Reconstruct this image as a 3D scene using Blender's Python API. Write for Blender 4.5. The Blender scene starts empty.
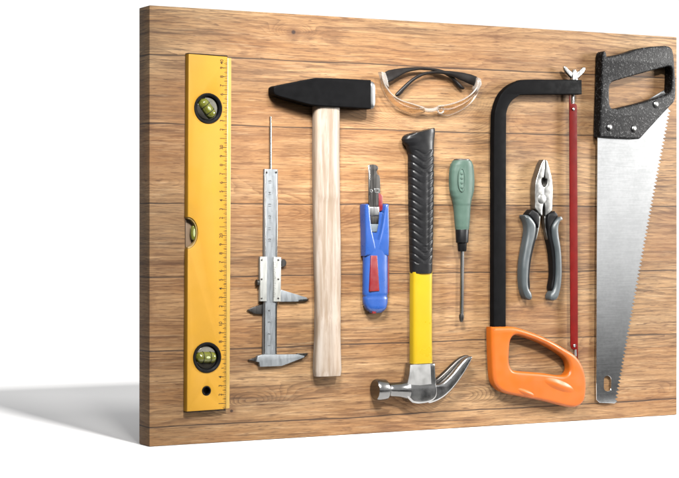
import bpy, bmesh, math, random
from mathutils import Vector, Matrix
random.seed(4)
R = math.radians
scene = bpy.context.scene
COL = scene.collection

# ------------------------------------------------------------------ camera, world, lamps, exposure
F_PX, CX, HY = 1849.0, 339.5, 226.0          # focal length, centre and eye line of the photograph (679 px wide)
YAW = R(28.09)
CAM = Vector((-0.9705, -2.3756, 0.3051))
RIGHT = Vector((math.cos(YAW), -math.sin(YAW), 0))
FWD = Vector((math.sin(YAW), math.cos(YAW), 0))
cd = bpy.data.cameras.new('camera')
cam = bpy.data.objects.new('camera', cd)
COL.objects.link(cam)
cam.location = CAM
cam.rotation_euler = (R(90), 0, -YAW)
cd.sensor_width = 36
cd.lens = F_PX / 679 * 36
cd.shift_y = -(239.0 - HY) / 679
cd.clip_start, cd.clip_end = 0.05, 200
scene.camera = cam
scene.render.resolution_x, scene.render.resolution_y = 1024, 721

world = bpy.data.worlds.new('World')
scene.world = world
world.use_nodes = True
wn, wl = world.node_tree.nodes, world.node_tree.links
bg = wn['Background']
tc = wn.new('ShaderNodeTexCoord')
sp = wn.new('ShaderNodeSeparateXYZ')
wl.new(tc.outputs['Generated'], sp.inputs[0])
def wrange(sock, a, b, lo, hi):
    n = wn.new('ShaderNodeMapRange')
    n.interpolation_type = 'SMOOTHSTEP'
    for k, q in (('From Min', a), ('From Max', b), ('To Min', lo), ('To Max', hi)): n.inputs[k].default_value = q
    wl.new(sock, n.inputs['Value'])
    return n.outputs[0]
# white glow behind; added front gradient shapes metal reflections, dimmed to the left
back = wrange(sp.outputs['Y'], 0.55, 0.77, 0.0, 1.06)
front_glow = wrange(sp.outputs['Z'], -0.085, 0.012, 0.015, 1.2)
side = wrange(sp.outputs['X'], -0.75, 0.15, 0.12, 1.0)
ml = wn.new('ShaderNodeMath'); ml.operation = 'MULTIPLY'
wl.new(front_glow, ml.inputs[0]); wl.new(side, ml.inputs[1])
front_glow = ml.outputs[0]
mx = wn.new('ShaderNodeMath'); mx.operation = 'MAXIMUM'
wl.new(back, mx.inputs[0]); wl.new(front_glow, mx.inputs[1])
wl.new(mx.outputs[0], bg.inputs['Strength'])
bg.inputs['Color'].default_value = (1, 1, 1, 1)

def area(name, loc, target, w, h, power, color=(1, 1, 1)):
    ld = bpy.data.lights.new(name, 'AREA')
    ld.shape = 'RECTANGLE'
    ld.size, ld.size_y, ld.energy, ld.color = w, h, power, color
    o = bpy.data.objects.new(name, ld)
    COL.objects.link(o)
    o.location = loc
    o.rotation_euler = (Vector(target) - Vector(loc)).to_track_quat('-Z', 'Y').to_euler()
    return o
area('key_lamp', (0.24, -6.45, 4.75), (0.46, 0, 0.25), 0.55, 0.55, 1350, (1, 0.985, 0.96))
area('softbox_lamp', (1.95, -0.72, 0.66), (0.70, 0, 0.30), 0.42, 0.5, 72, (1, 0.98, 0.95))
left = area('overhead_lamp', (-0.08, -0.70, 0.95), (0.40, 0, 0.28), 0.26, 0.26, 5.2, (1, 0.98, 0.95))
left.data.spread = R(46)                     # a gridded softbox: it lights the panel and little else

scene.view_settings.view_transform = 'Standard'
scene.view_settings.look = 'None'
scene.view_settings.exposure = 0
scene.view_settings.gamma = 1

# ------------------------------------------------------------------ node helpers
class NT:
    def __init__(s, name):
        s.m = bpy.data.materials.new(name)
        s.m.use_nodes = True
        s.n, s.l = s.m.node_tree.nodes, s.m.node_tree.links
        s.b = s.n['Principled BSDF']
        s.out = s.n['Material Output']
        s.tc = s.n.new('ShaderNodeTexCoord')
        s.xyz = s.n.new('ShaderNodeSeparateXYZ')
        s.l.new(s.tc.outputs['Object'], s.xyz.inputs[0])
        s.x, s.y, s.z = s.xyz.outputs
    def put(s, sock, v):
        if isinstance(v, bpy.types.NodeSocket): s.l.new(v, sock)
        elif isinstance(v, tuple) and len(v) == 3 and sock.type == 'RGBA': sock.default_value = (*v, 1)
        else: sock.default_value = v
    def math(s, op, a, b=0.0, c=0.0, clamp=False):
        n = s.n.new('ShaderNodeMath'); n.operation = op; n.use_clamp = clamp
        s.put(n.inputs[0], a); s.put(n.inputs[1], b); s.put(n.inputs[2], c)
        return n.outputs[0]
    def add(s, a, b): return s.math('ADD', a, b)
    def sub(s, a, b): return s.math('SUBTRACT', a, b)
    def mul(s, a, b): return s.math('MULTIPLY', a, b)
    def vec(s, x, y, z):
        n = s.n.new('ShaderNodeCombineXYZ')
        for i, v in enumerate((x, y, z)): s.put(n.inputs[i], v)
        return n.outputs[0]
    def noise(s, v, scale=1.0, detail=2.0, rough=0.5, dist=0.0):
        n = s.n.new('ShaderNodeTexNoise')
        s.l.new(v, n.inputs['Vector'])
        n.inputs['Scale'].default_value = scale
        n.inputs['Detail'].default_value = detail
        n.inputs['Roughness'].default_value = rough
        n.inputs['Distortion'].default_value = dist
        return n.outputs['Fac']
    def ramp(s, v, a, b, to0=0.0, to1=1.0, smooth=True):
        n = s.n.new('ShaderNodeMapRange')
        if smooth: n.interpolation_type = 'SMOOTHSTEP'
        for k, q in (('Value', v), ('From Min', a), ('From Max', b), ('To Min', to0), ('To Max', to1)): s.put(n.inputs[k], q)
        return n.outputs[0]
    def mix(s, f, a, b, mode='MIX'):
        n = s.n.new('ShaderNodeMix'); n.data_type = 'RGBA'; n.blend_type = mode
        s.put(n.inputs[0], f); s.put(n.inputs[6], a); s.put(n.inputs[7], b)
        return n.outputs[2]
    def bump(s, h, strength, dist=0.001):
        n = s.n.new('ShaderNodeBump')
        n.inputs['Strength'].default_value = strength
        n.inputs['Distance'].default_value = dist
        s.l.new(h, n.inputs['Height'])
        s.l.new(n.outputs[0], s.b.inputs['Normal'])

EX = 4.1
def lin(r, g, b, k=None):
    k = EX if k is None else k
    f = lambda c: ((c / 255) / 12.92 if c / 255 <= 0.04045 else ((c / 255 + 0.055) / 1.055) ** 2.4) / k
    return (f(r), f(g), f(b))

def paint(name, c, rough=0.45, metal=0.0, var=0.12, vs=60, bump=0.05, bs=400, spec=0.5, coat=0.0):
    t = NT(name)
    n1 = t.noise(t.tc.outputs['Object'], vs, 4, 0.6)
    t.put(t.b.inputs['Base Color'], t.mix(t.ramp(n1, 0.3, 0.7), tuple(x * (1 - var) for x in c), tuple(min(1, x * (1 + var)) for x in c)))
    t.put(t.b.inputs['Roughness'], t.ramp(t.noise(t.tc.outputs['Object'], vs * 1.7, 3), 0.3, 0.7, rough * 0.85, min(1, rough * 1.15)))
    t.b.inputs['Metallic'].default_value = metal
    t.b.inputs['Specular IOR Level'].default_value = spec
    t.b.inputs['Coat Weight'].default_value = coat
    if bump: t.bump(t.noise(t.tc.outputs['Object'], bs, 3), bump, 0.0006)
    return t.m

def steel(name, c, rough=0.35, brush=(400, 400, 20), amt=0.15, metal=1.0):
    t = NT(name)
    v = t.vec(t.mul(t.x, brush[0]), t.mul(t.y, brush[1]), t.mul(t.z, brush[2]))
    n = t.noise(v, 1.0, 4, 0.6)
    n2 = t.noise(t.tc.outputs['Object'], 45, 4, 0.6)
    k = t.ramp(t.add(t.mul(n, 0.6), t.mul(n2, 0.4)), 0.3, 0.7)
    t.put(t.b.inputs['Base Color'], t.mix(k, tuple(x * (1 - amt) for x in c), tuple(min(1, x * (1 + amt)) for x in c)))
    t.put(t.b.inputs['Roughness'], t.ramp(n, 0.3, 0.7, rough * 0.8, rough * 1.2))
    t.b.inputs['Metallic'].default_value = metal
    t.bump(n, 0.06, 0.0005)
    return t.m

# ------------------------------------------------------------------ mesh helpers: board coordinates (u right, v up, w out of the board)
def P(px, py, w=0.0):
    d = FWD + RIGHT * ((px - CX) / F_PX) + Vector((0, 0, (HY - py) / F_PX))
    t = (-w - CAM.y) / d.y
    q = CAM + d * t
    return (q.x, q.z)
def PL(pts, w=0.0):
    return [P(p[0], p[1], w) + tuple(p[2:]) for p in pts]

def smooth_loop(pts, n=5, closed=True):
    """Catmull-Rom through the points; a third value of 1 keeps that point a corner."""
    out = []
    N = len(pts)
    for i in range(N if closed else N - 1):
        p1, p2 = pts[i], pts[(i + 1) % N]
        p0 = pts[i - 1] if (closed or i > 0) else p1
        p3 = pts[(i + 2) % N] if (closed or i + 2 < N) else p2
        if len(p1) > 2: p0 = p1
        if len(p2) > 2: p3 = p2
        for k in range(n):
            t = k / n
            out.append(tuple(0.5 * (2 * p1[a] + (p2[a] - p0[a]) * t + (2 * p0[a] - 5 * p1[a] + 4 * p2[a] - p3[a]) * t * t
                                    + (3 * p1[a] - p0[a] - 3 * p2[a] + p3[a]) * t ** 3) for a in (0, 1)))
    if not closed: out.append(tuple(pts[-1][:2]))
    return out

def circle(c, r, n=32, ry=None):
    ry = r if ry is None else ry
    return [(c[0] + r * math.cos(2 * math.pi * i / n), c[1] + ry * math.sin(2 * math.pi * i / n)) for i in range(n)]

def thing(name, label, cat, uv, w=0.0, group=None):
    o = bpy.data.objects.new(name, None)
    o.empty_display_size = 0.03
    COL.objects.link(o)
    o.location = (uv[0], -w, uv[1])
    o['label'], o['category'] = label, cat
    if group: o['group'] = group
    return o

def world_loc(o):
    v = Vector((0, 0, 0))
    while o is not None:
        v += o.location; o = o.parent
    return v

def finish(name, me, mat, parent, angle=38, label=None, smooth=True):
    """me holds board coordinates already mapped to the world (u, -w, v)."""
    o = bpy.data.objects.new(name, me)
    COL.objects.link(o)
    if parent is not None:
        off = world_loc(parent)
        me.transform(Matrix.Translation(-off))
        o.parent = parent
    me.materials.clear()
    me.materials.append(mat)
    if smooth:
        for p in me.polygons: p.use_smooth = True
        me.set_sharp_from_angle(angle=R(angle))
    if label: o['label'] = label
    return o

TO_WORLD = Matrix(((1, 0, 0, 0), (0, 0, -1, 0), (0, 1, 0, 0), (0, 0, 0, 1)))   # (u, v, w) -> (u, -w, v)

def prism_mesh(loops, w0, w1, bevel=0.0008, seg=2):
    cu = bpy.data.curves.new('tmp', 'CURVE')
    cu.dimensions = '2D'
    cu.fill_mode = 'BOTH'
    for lp in loops:
        s = cu.splines.new('POLY')
        s.points.add(len(lp) - 1)
        for i, p in enumerate(lp): s.points[i].co = (p[0], p[1], 0, 1)
        s.use_cyclic_u = True
    bevel = min(bevel, (w1 - w0) / 2 * 0.98)
    cu.extrude = max((w1 - w0) / 2 - bevel, 1e-5)
    cu.bevel_depth = bevel
    cu.bevel_resolution = seg
    cu.offset = -bevel
    ob = bpy.data.objects.new('tmp', cu)
    COL.objects.link(ob)
    dg = bpy.context.evaluated_depsgraph_get()
    me = bpy.data.meshes.new_from_object(ob.evaluated_get(dg))
    bpy.data.objects.remove(ob)
    bpy.data.curves.remove(cu)
    me.transform(Matrix.Translation((0, 0, (w0 + w1) / 2)))
    bm = bmesh.new(); bm.from_mesh(me)
    bmesh.ops.remove_doubles(bm, verts=bm.verts, dist=1e-6)
    bmesh.ops.recalc_face_normals(bm, faces=bm.faces)
    bm.to_mesh(me); bm.free()
    me.transform(TO_WORLD)
    return me

def prism(name, loops, w0, w1, mat, parent, bevel=0.0008, seg=2, **k):
    return finish(name, prism_mesh(loops, w0, w1, bevel, seg), mat, parent, **k)

def join(meshes):
    bm = bmesh.new()
    for m in meshes: bm.from_mesh(m)
    me = bpy.data.meshes.new('mesh')
    bm.to_mesh(me); bm.free()
    return me

def loft_mesh(rings, caps=True):
    """rings: lists of (u, v, w) points, all the same length."""
    bm = bmesh.new()
    vs = [[bm.verts.new(p) for p in r] for r in rings]
    n = len(rings[0])
    for a, b in zip(vs, vs[1:]):
        for i in range(n): bm.faces.new((a[i], a[(i + 1) % n], b[(i + 1) % n], b[i]))
    if caps:
        bm.faces.new(vs[0][::-1]); bm.faces.new(vs[-1])
    bmesh.ops.recalc_face_normals(bm, faces=bm.faces)
    me = bpy.data.meshes.new('mesh')
    bm.to_mesh(me); bm.free()
    me.transform(TO_WORLD)
    return me

def sgnpow(x, e): return math.copysign(abs(x) ** e, x)
def ring_v(cu, v, cw, a, b, n=2.0, k=40):
    return [(cu + a * sgnpow(math.cos(t), 2 / n), v, cw + b * sgnpow(math.sin(t), 2 / n)) for t in (2 * math.pi * i / k for i in range(k))]
def ring_u(u, cv, cw, a, b, n=2.0, k=40):
    return [(u, cv + a * sgnpow(math.cos(t), 2 / n), cw + b * sgnpow(math.sin(t), 2 / n)) for t in (2 * math.pi * i / k for i in range(k))]

def tube_mesh(path, rad, k=10, flat=None):
    """path of (u, v, w); rad a number or list; flat = (list of in-plane half widths) with rad as the out-of-plane half width."""
    rings = []
    N = len(path)
    for i, p in enumerate(path):
        p = Vector(p)
        d = (Vector(path[min(i + 1, N - 1)]) - Vector(path[max(i - 1, 0)])).normalized()
        ref = Vector((0, 0, 1)) if abs(d.z) < 0.9 else Vector((1, 0, 0))
        s = d.cross(ref).normalized()
        t = s.cross(d).normalized()
        rt = rad[i] if isinstance(rad, (list, tuple)) else rad
        rs = flat[i] if flat else rt
        rings.append([tuple(p + s * rs * math.cos(2 * math.pi * j / k) + t * rt * math.sin(2 * math.pi * j / k)) for j in range(k)])
    return loft_mesh(rings)

def lathe_w(c, prof, k=28, caps=True):
    """turned about the outward axis at board point c; prof = [(radius, w), ...]"""
    return loft_mesh([[(c[0] + r * math.cos(2 * math.pi * i / k), c[1] + r * math.sin(2 * math.pi * i / k), w) for i in range(k)] for r, w in prof], caps)

def interp(tab, x):
    for (x0, *a), (x1, *b) in zip(tab, tab[1:]):
        if x <= x1 or (x1, *b) == tuple(tab[-1]):
            t = max(0, min(1, (x - x0) / (x1 - x0)))
            t2 = t * t * (3 - 2 * t) * 0.5 + t * 0.5
            return [p + (q - p) * t2 for p, q in zip(a, b)]

# ------------------------------------------------------------------ floor
fl = NT('white_floor')
fn = fl.noise(fl.tc.outputs['Object'], 3, 4)
fl.put(fl.b.inputs['Base Color'], fl.mix(fn, (0.535, 0.535, 0.538), (0.55, 0.55, 0.553)))
fl.b.inputs['Roughness'].default_value = 0.9
fl.b.inputs['Specular IOR Level'].default_value = 0.1
bm = bmesh.new()
bmesh.ops.create_grid(bm, x_segments=2, y_segments=2, size=1)
for v in bm.verts: v.co = Vector((v.co.x * 4.5 + 0.5, v.co.y * 0.80 + 0.60, 0))
me = bpy.data.meshes.new('floor'); bm.to_mesh(me); bm.free()
floor = finish('floor', me, fl.m, None, smooth=False)
floor['kind'] = 'structure'

# ------------------------------------------------------------------ plank panel
BW, BH, BD = 0.9144, 0.6096, 0.0381
def wood_panel():
    t = NT('plank_wood')
    U = t.add(t.x, t.y)
    V = t.z
    wob = t.mul(t.sub(t.noise(t.vec(t.mul(U, 5), 0.0, t.mul(V, 9)), 1, 3), 0.5), 0.007)
    Vw = t.add(V, wob)
    seams = [BH * (1 - f) for f in (0.110, 0.267, 0.448, 0.616, 0.784, 0.957)]
    pid, dmin = None, None
    for sv in seams:
        a = t.math('GREATER_THAN', Vw, sv)
        d = t.math('ABSOLUTE', t.sub(Vw, sv))
        pid = a if pid is None else t.add(pid, a)
        dmin = d if dmin is None else t.math('MINIMUM', dmin, d)
    Uo = t.add(U, t.mul(pid, 3.71))
    # growth rings: a field whose contours are the rings, with cathedral peaks and knots
    warp = t.noise(t.vec(t.mul(Uo, 1.9), t.mul(V, 9), t.mul(pid, 5.3)), 1, 3, 0.5)
    fine = t.noise(t.vec(t.mul(Uo, 5), t.mul(V, 60), t.mul(pid, 2.3)), 1, 3, 0.55)
    Fd = t.add(t.mul(V, 150), t.add(t.mul(warp, 19), t.mul(fine, 2.0)))
    for (px, py, A, au, av) in ((434, 112, 9, 0.085, 0.030), (293.5, 32, 5, 0.03, 0.011), (275, 150, -8, 0.11, 0.028), (250, 402, 6, 0.05, 0.016),
                               (460, 398, 7, 0.07, 0.022), (545, 112, -8, 0.10, 0.024), (640, 395, 5, 0.08, 0.02), (640, 335, -6, 0.14, 0.02),
                               (165, 185, 7, 0.07, 0.025), (270, 215, 6, 0.10, 0.020), (475, 225, -5, 0.12, 0.02)):
        c = P(px, py)
        du = t.math('DIVIDE', t.sub(U, c[0]), au); dv = t.math('DIVIDE', t.sub(V, c[1]), av)
        g = t.math('POWER', 2.718, t.mul(t.add(t.mul(du, du), t.mul(dv, dv)), -1.0))
        Fd = t.add(Fd, t.mul(g, A * 1.7))
    saw = t.math('FRACT', Fd)
    ring = t.mul(t.math('POWER', saw, 2.2), t.ramp(saw, 0.93, 1.0, 1.0, 0.0))
    rmask = t.ramp(t.noise(t.vec(t.mul(Uo, 3.5), t.mul(V, 22), t.mul(pid, 1.9)), 1, 3), 0.34, 0.66, 0.15, 1.0)
    tone = t.noise(t.vec(t.mul(Uo, 2.2), t.mul(V, 26), t.mul(pid, 9.1)), 1, 5, 0.62)
    fib = t.noise(t.vec(t.mul(Uo, 16), t.mul(V, 330), t.mul(pid, 4.4)), 1, 4, 0.65)
    pore = t.noise(t.vec(t.mul(Uo, 38), t.mul(V, 620), t.mul(pid, 7.7)), 1, 2, 0.6)
    streak = t.noise(t.vec(t.mul(Uo, 4.5), t.mul(V, 120), t.mul(pid, 6.1)), 1, 4, 0.6)
    light, mid, dark = lin(246, 200, 144), lin(200, 148, 92), lin(80, 48, 24)
    c = t.mix(t.ramp(tone, 0.36, 0.66), mid, light)
    pl = t.math('FRACT', t.mul(t.math('SINE', t.add(t.mul(pid, 12.9), 1.3)), 437.5))
    c = t.mix(t.mul(pl, 0.55), c, lin(168, 128, 88))
    c = t.mix(t.mul(t.ramp(streak, 0.5, 0.72), 0.72), c, dark)
    c = t.mix(t.mul(t.mul(ring, rmask), 0.8), c, dark)
    c = t.mix(t.ramp(fib, 0.5, 0.72, 0.0, 0.42), c, lin(120, 80, 48))
    c = t.mix(t.ramp(fib, 0.28, 0.48, 0.6, 0.0), c, lin(246, 208, 160))
    c = t.mix(t.mul(t.ramp(pore, 0.58, 0.67), 0.65), c, lin(84, 52, 30))
    mot = t.noise(t.vec(t.mul(Uo, 4.5), t.mul(V, 24), t.mul(pid, 8.8)), 1, 6, 0.68, 0.6)
    c = t.mix(t.ramp(mot, 0.50, 0.68, 0.0, 0.5), c, lin(112, 72, 40))
    streak2 = t.noise(t.vec(t.mul(Uo, 9), t.mul(V, 380), t.mul(pid, 2.7)), 1, 4, 0.68)
    c = t.mix(t.mul(t.ramp(streak2, 0.54, 0.65), 0.5), c, lin(88, 54, 28))
    fine2 = t.noise(t.vec(t.mul(Uo, 60), t.mul(V, 420), t.mul(pid, 1.1)), 1, 3, 0.7)
    c = t.mix(t.ramp(fine2, 0.36, 0.64), c, t.mix(0.2, c, (0.0, 0.0, 0.0)))
    low = t.noise(t.vec(t.mul(U, 3.2), t.mul(V, 4.2), 4.0), 1, 2)
    c = t.mix(t.ramp(low, 0.35, 0.65, 0.0, 0.22), c, lin(196, 120, 52))
    for (px, py, rr) in ((293.5, 32, 0.0038), (231.5, 411, 0.0026)):        # two knots with dark hearts
        q = P(px, py)
        du = t.sub(U, q[0]); dv = t.mul(t.sub(V, q[1]), 1.1)
        dd = t.math('SQRT', t.add(t.mul(du, du), t.mul(dv, dv)))
        dd = t.add(dd, t.mul(t.sub(fib, 0.5), 0.002))
        c = t.mix(t.ramp(dd, rr * 1.0, rr * 4.5, 0.5, 0.0), c, lin(120, 74, 38))
        c = t.mix(t.ramp(dd, rr * 0.5, rr * 1.2, 0.9, 0.0), c, lin(52, 30, 18))
    sw = t.ramp(t.noise(t.vec(t.mul(U, 14), 0.0, t.mul(pid, 3.3)), 1, 3), 0.3, 0.7, 0.0008, 0.0019)
    sm = t.ramp(t.math('DIVIDE', dmin, sw), 0.35, 1.0, 0.85, 0.0)
    c = t.mix(sm, c, lin(58, 36, 22))
    t.put(t.b.inputs['Base Color'], c)
    t.b.inputs['Roughness'].default_value = 0.72
    t.b.inputs['Specular IOR Level'].default_value = 0.25
    h = t.sub(t.mul(fib, 0.5), t.add(t.mul(sm, 1.2), t.mul(t.mul(ring, rmask), 0.3)))
    t.bump(h, 0.35, 0.0006)
    return t.m
M_WOOD = wood_panel()
bm = bmesh.new()
bmesh.ops.create_cube(bm, size=1)
for v in bm.verts: v.co = Vector(((v.co.x + 0.5) * BW, (v.co.y + 0.5) * BD, (v.co.z + 0.5) * BH + 0.0005))
bmesh.ops.bevel(bm, geom=bm.edges[:], offset=0.0012, segments=2, affect='EDGES', profile=0.6)
me = bpy.data.meshes.new('plank_panel'); bm.to_mesh(me); bm.free()
board = finish('plank_panel', me, M_WOOD, None)
board['label'] = 'wide brown wooden plank panel standing upright on white floor behind the tools'
board['category'] = 'panel'

# ------------------------------------------------------------------ shared materials
M_YELLOW = paint('yellow_paint', lin(252, 189, 62, 4.5), 0.5, var=0.03, vs=25, bump=0.04, spec=0.15)
M_YEDGE = paint('bright_yellow_edge', lin(255, 208, 100, 4.8), 0.38, var=0.04)
M_BLACK = paint('black_plastic', (0.0025, 0.0025, 0.0028), 0.42, var=0.2, spec=0.1)
M_BLACKP = paint('black_powder_paint', (0.0016, 0.0016, 0.0018), 0.55, var=0.2, bump=0.12, bs=900, spec=0.03)
M_INK = paint('black_ink', (0.01, 0.009, 0.008), 0.7, var=0.1, bump=0, spec=0.1)
M_STEEL = steel('brushed_steel', (0.24, 0.24, 0.24), 0.34)
M_CHROME = steel('polished_steel', (0.33, 0.325, 0.315), 0.2, amt=0.06)
M_SATIN = steel('satin_steel_plate', (0.135, 0.145, 0.153), 0.5, (300, 300, 60), 0.1, metal=0.7)
M_DARKSTEEL = steel('dark_steel', (0.06, 0.057, 0.054), 0.38)
M_SCREW = steel('screw_steel', (0.36, 0.36, 0.35), 0.25)

# ------------------------------------------------------------------ spirit level
def spirit_level():
    T = thing('spirit_level', 'long yellow spirit level with black ringed round vials', 'spirit level', P(207, 411))
    w0, w1 = 0.0002, 0.013
    wm = 0.008
    L = lambda y: 187.3 - 1.7 * (y - 54) / 357
    notch = [(197.4 - 10.9 * (1 - math.cos(a)) if False else L(233) + 10.2 * math.sin(a), 233 - 15.8 * math.cos(a)) for a in (math.pi * i / 14 for i in range(15))]
    body = PL([(187.3, 54), (226, 57), (224.4, 408.8), (185.6, 411.5)] + notch[::-1], wm)
    holes = []
    vials = []
    for cx, cy in ((206.7, 108.5), (205.6, 357.3)):
        c = P(cx, cy, wm); vials.append(c); holes.append(circle(c, 0.0205, 40))
    hc = P(205.1, 390.6, wm)
    holes.append(circle(hc, 0.0066, 24))
    prism('body', [body] + holes, w0, w1, M_YELLOW, T, 0.0010)
    prism('edge_rail', [PL([(226.0, 58.0), (230.2, 58.3), (228.4, 408.2), (224.4, 408.8)], wm)], w0, w1 - 0.0004, M_YEDGE, T, 0.0012)
    prism('end_cap', [PL([(187.4, 53.0), (226.5, 55.8), (226.5, 56.9), (187.4, 53.9)], wm)], w0, w1 - 0.001, M_BLACK, T, 0.0003)
    prism('end_cap', [PL([(185.7, 411.4), (224.4, 408.9), (224.4, 409.9), (185.7, 412.4)], wm)], w0, w1 - 0.001, M_BLACK, T, 0.0003)
    prism('bore_lining', [circle(hc, 0.0066, 24), circle(hc, 0.0052, 24)], w0, w1 + 0.0004, M_BLACK, T, 0.0003)
    prism('bore_shade_disc', [circle(hc, 0.0053, 24)], w0, w0 + 0.0012, paint('bore_shade', (0.02, 0.012, 0.006), 0.8), T, 0.0002)  # dark disc in the through hole, its shade put into the colour
    # ruler marks and figures
    ms, y0, px_cm = [], 412.0, 8.82
    va, vb = P(220, 412, wm)[1], P(220, 59.2, wm)[1]
    cm = (vb - va) / 40
    ur = P(225.2, 233, wm)[0]
    skew = (P(226, 57, wm)[0] - P(224.4, 408.8, wm)[0]) / (40 * cm)
    ws = w1
    for i in range(2, 400):
        ln = 0.0072 if i % 10 == 0 else (0.0052 if i % 5 == 0 else 0.0034)
        v = va + i * cm / 10
        if i % 2 and i % 5: continue
        u1 = ur + skew * (v - va - 20 * cm)
        hw = 0.00026 if i % 10 else 0.0004
        ms.append(prism_mesh([[(u1 - ln, v - hw), (u1, v - hw), (u1, v + hw), (u1 - ln, v + hw)]], ws - 0.0001, ws + 0.00015, 0.00005, 0))
    finish('scale_marks', join(ms), M_INK, T, smooth=False)
    ms = []
    for i in range(1, 41):
        if min(abs(412 - i * px_cm - 108.5), abs(412 - i * px_cm - 357.3)) < 11: continue
        txt = str(i) if i % 10 == 0 else str(i % 10)
        cu = bpy.data.curves.new('tmp', 'FONT')
        cu.body = txt; cu.size = 0.0068; cu.align_x = 'CENTER'; cu.align_y = 'CENTER'; cu.extrude = 0.0001; cu.offset = 0.00004
        ob = bpy.data.objects.new('tmp', cu); COL.objects.link(ob)
        m = bpy.data.meshes.new_from_object(ob.evaluated_get(bpy.context.evaluated_depsgraph_get()))
        bpy.data.objects.remove(ob); bpy.data.curves.remove(cu)
        v = va + i * cm - (0.004 if i == 40 else 0)
        u = ur + skew * (v - va - 20 * cm) - 0.0086
        m.transform(TO_WORLD @ Matrix.Translation((u, v, ws + 0.0001)) @ Matrix.Rotation(R(90), 4, 'Z'))
        ms.append(m)
    finish('scale_figures', join(ms), M_INK, T, smooth=False)
    # round vials
    mg = NT('green_vial_liquid')
    nn = mg.noise(mg.tc.outputs['Object'], 120, 3)
    mg.put(mg.b.inputs['Base Color'], mg.mix(nn, lin(128, 132, 40), lin(190, 192, 84)))
    mg.b.inputs['Roughness'].default_value = 0.08
    mg.b.inputs['Transmission Weight'].default_value = 0.35
    M_BACK = paint('grey_vial_backing', lin(104, 100, 88), 0.3, metal=0.4, var=0.3, vs=120)
    M_BUB = paint('pale_bubble', lin(225, 235, 170), 0.1, var=0.05, bump=0)
    for c, ang in zip(vials, (52, 2)):
        rg = finish('vial_ring', lathe_w(c, [(0.0170, 0.004), (0.0212, 0.004), (0.0216, 0.0125), (0.0210, 0.0146), (0.0192, 0.0146), (0.0172, 0.0128), (0.0170, 0.004)], 48, False), M_BLACK, T)
        bk = finish('vial_backing', lathe_w(c, [(0.0172, 0.003), (0.0172, 0.0062)], 40), M_BACK, T)
        d = Vector((math.cos(R(ang)), -math.sin(R(ang)), 0)); s = Vector((-d.y, d.x, 0))
        cc = Vector((c[0], c[1], 0.0085))
        path, rad = [], []
        for i in range(13):
            q = -1 + 2 * i / 12
            path.append(tuple(cc + d * (0.0155 * q))); rad.append(0.0080 * math.sqrt(max(0.05, 1 - abs(q) ** 6)))
        vt = finish('vial_tube', tube_mesh(path, rad, 18), mg.m, T)
        path, rad = [], []
        for i in range(9):
            q = -1 + 2 * i / 8
            path.append(tuple(cc + d * (0.0042 * q + 0.0005) + Vector((0, 0, 0.0062)))); rad.append(0.0026 * math.sqrt(max(0.02, 1 - q * q)))
        finish('bubble', tube_mesh(path, rad, 12), M_BUB, vt)
        for k in (-0.0055, 0.0055):
            ring = []
            for i in range(25):
                a = 2 * math.pi * i / 24
                ring.append(tuple(cc + d * k + s * 0.0081 * math.cos(a) + Vector((0, 0, 0.0081 * math.sin(a)))))
            finish('vial_line', tube_mesh(ring, 0.0005, 6), M_INK, vt)
        for sg in (-1, 1):     # lugs beside the tube, dark and pale: vial glare put into their colours
            lug = []
            for i in range(15):
                a = R(25) + R(130) * i / 14
                lug.append((c[0] + (d.x * math.cos(a) + s.x * sg * math.sin(a)) * 0.0155, c[1] + (d.y * math.cos(a) + s.y * sg * math.sin(a)) * 0.0155))
            prism('vial_lug', [lug], 0.006, 0.0095, paint('dark_lug' if sg < 0 else 'glare_lug', lin(70, 66, 58) if sg < 0 else lin(168, 164, 150), 0.2, metal=0.3, var=0.3), T, 0.0006)
    # edge vial in the notch
    c = P(193.2, 233, wm)
    prism('edge_vial', [circle(c, 0.0036, 24, 0.0105)], 0.003, 0.010, mg.m, T, 0.002)
    prism('edge_bubble', [circle((c[0] + 0.0006, c[1]), 0.0016, 20, 0.0058)], 0.0098, 0.0108, M_BUB, T, 0.0005)
    nb = [(L(233) + 0.6 + 8.6 * math.sin(a), 233 - 14.2 * math.cos(a)) for a in (math.pi * i / 14 for i in range(15))]
    ob = [(L(233) + 0.6 + 9.4 * math.sin(a), 233 - 15.6 * math.cos(a)) for a in (math.pi * i / 14 for i in range(15))]
    prism('notch_lining', [PL(ob + nb[::-1], wm)], w0, 0.011, paint('pale_notch', lin(215, 180, 110), 0.4), T, 0.0003)
    prism('notch_backing', [PL(nb, wm)], w0, 0.003, paint('brown_notch_back', lin(150, 120, 88), 0.6), T, 0.0003)
spirit_level()

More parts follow.
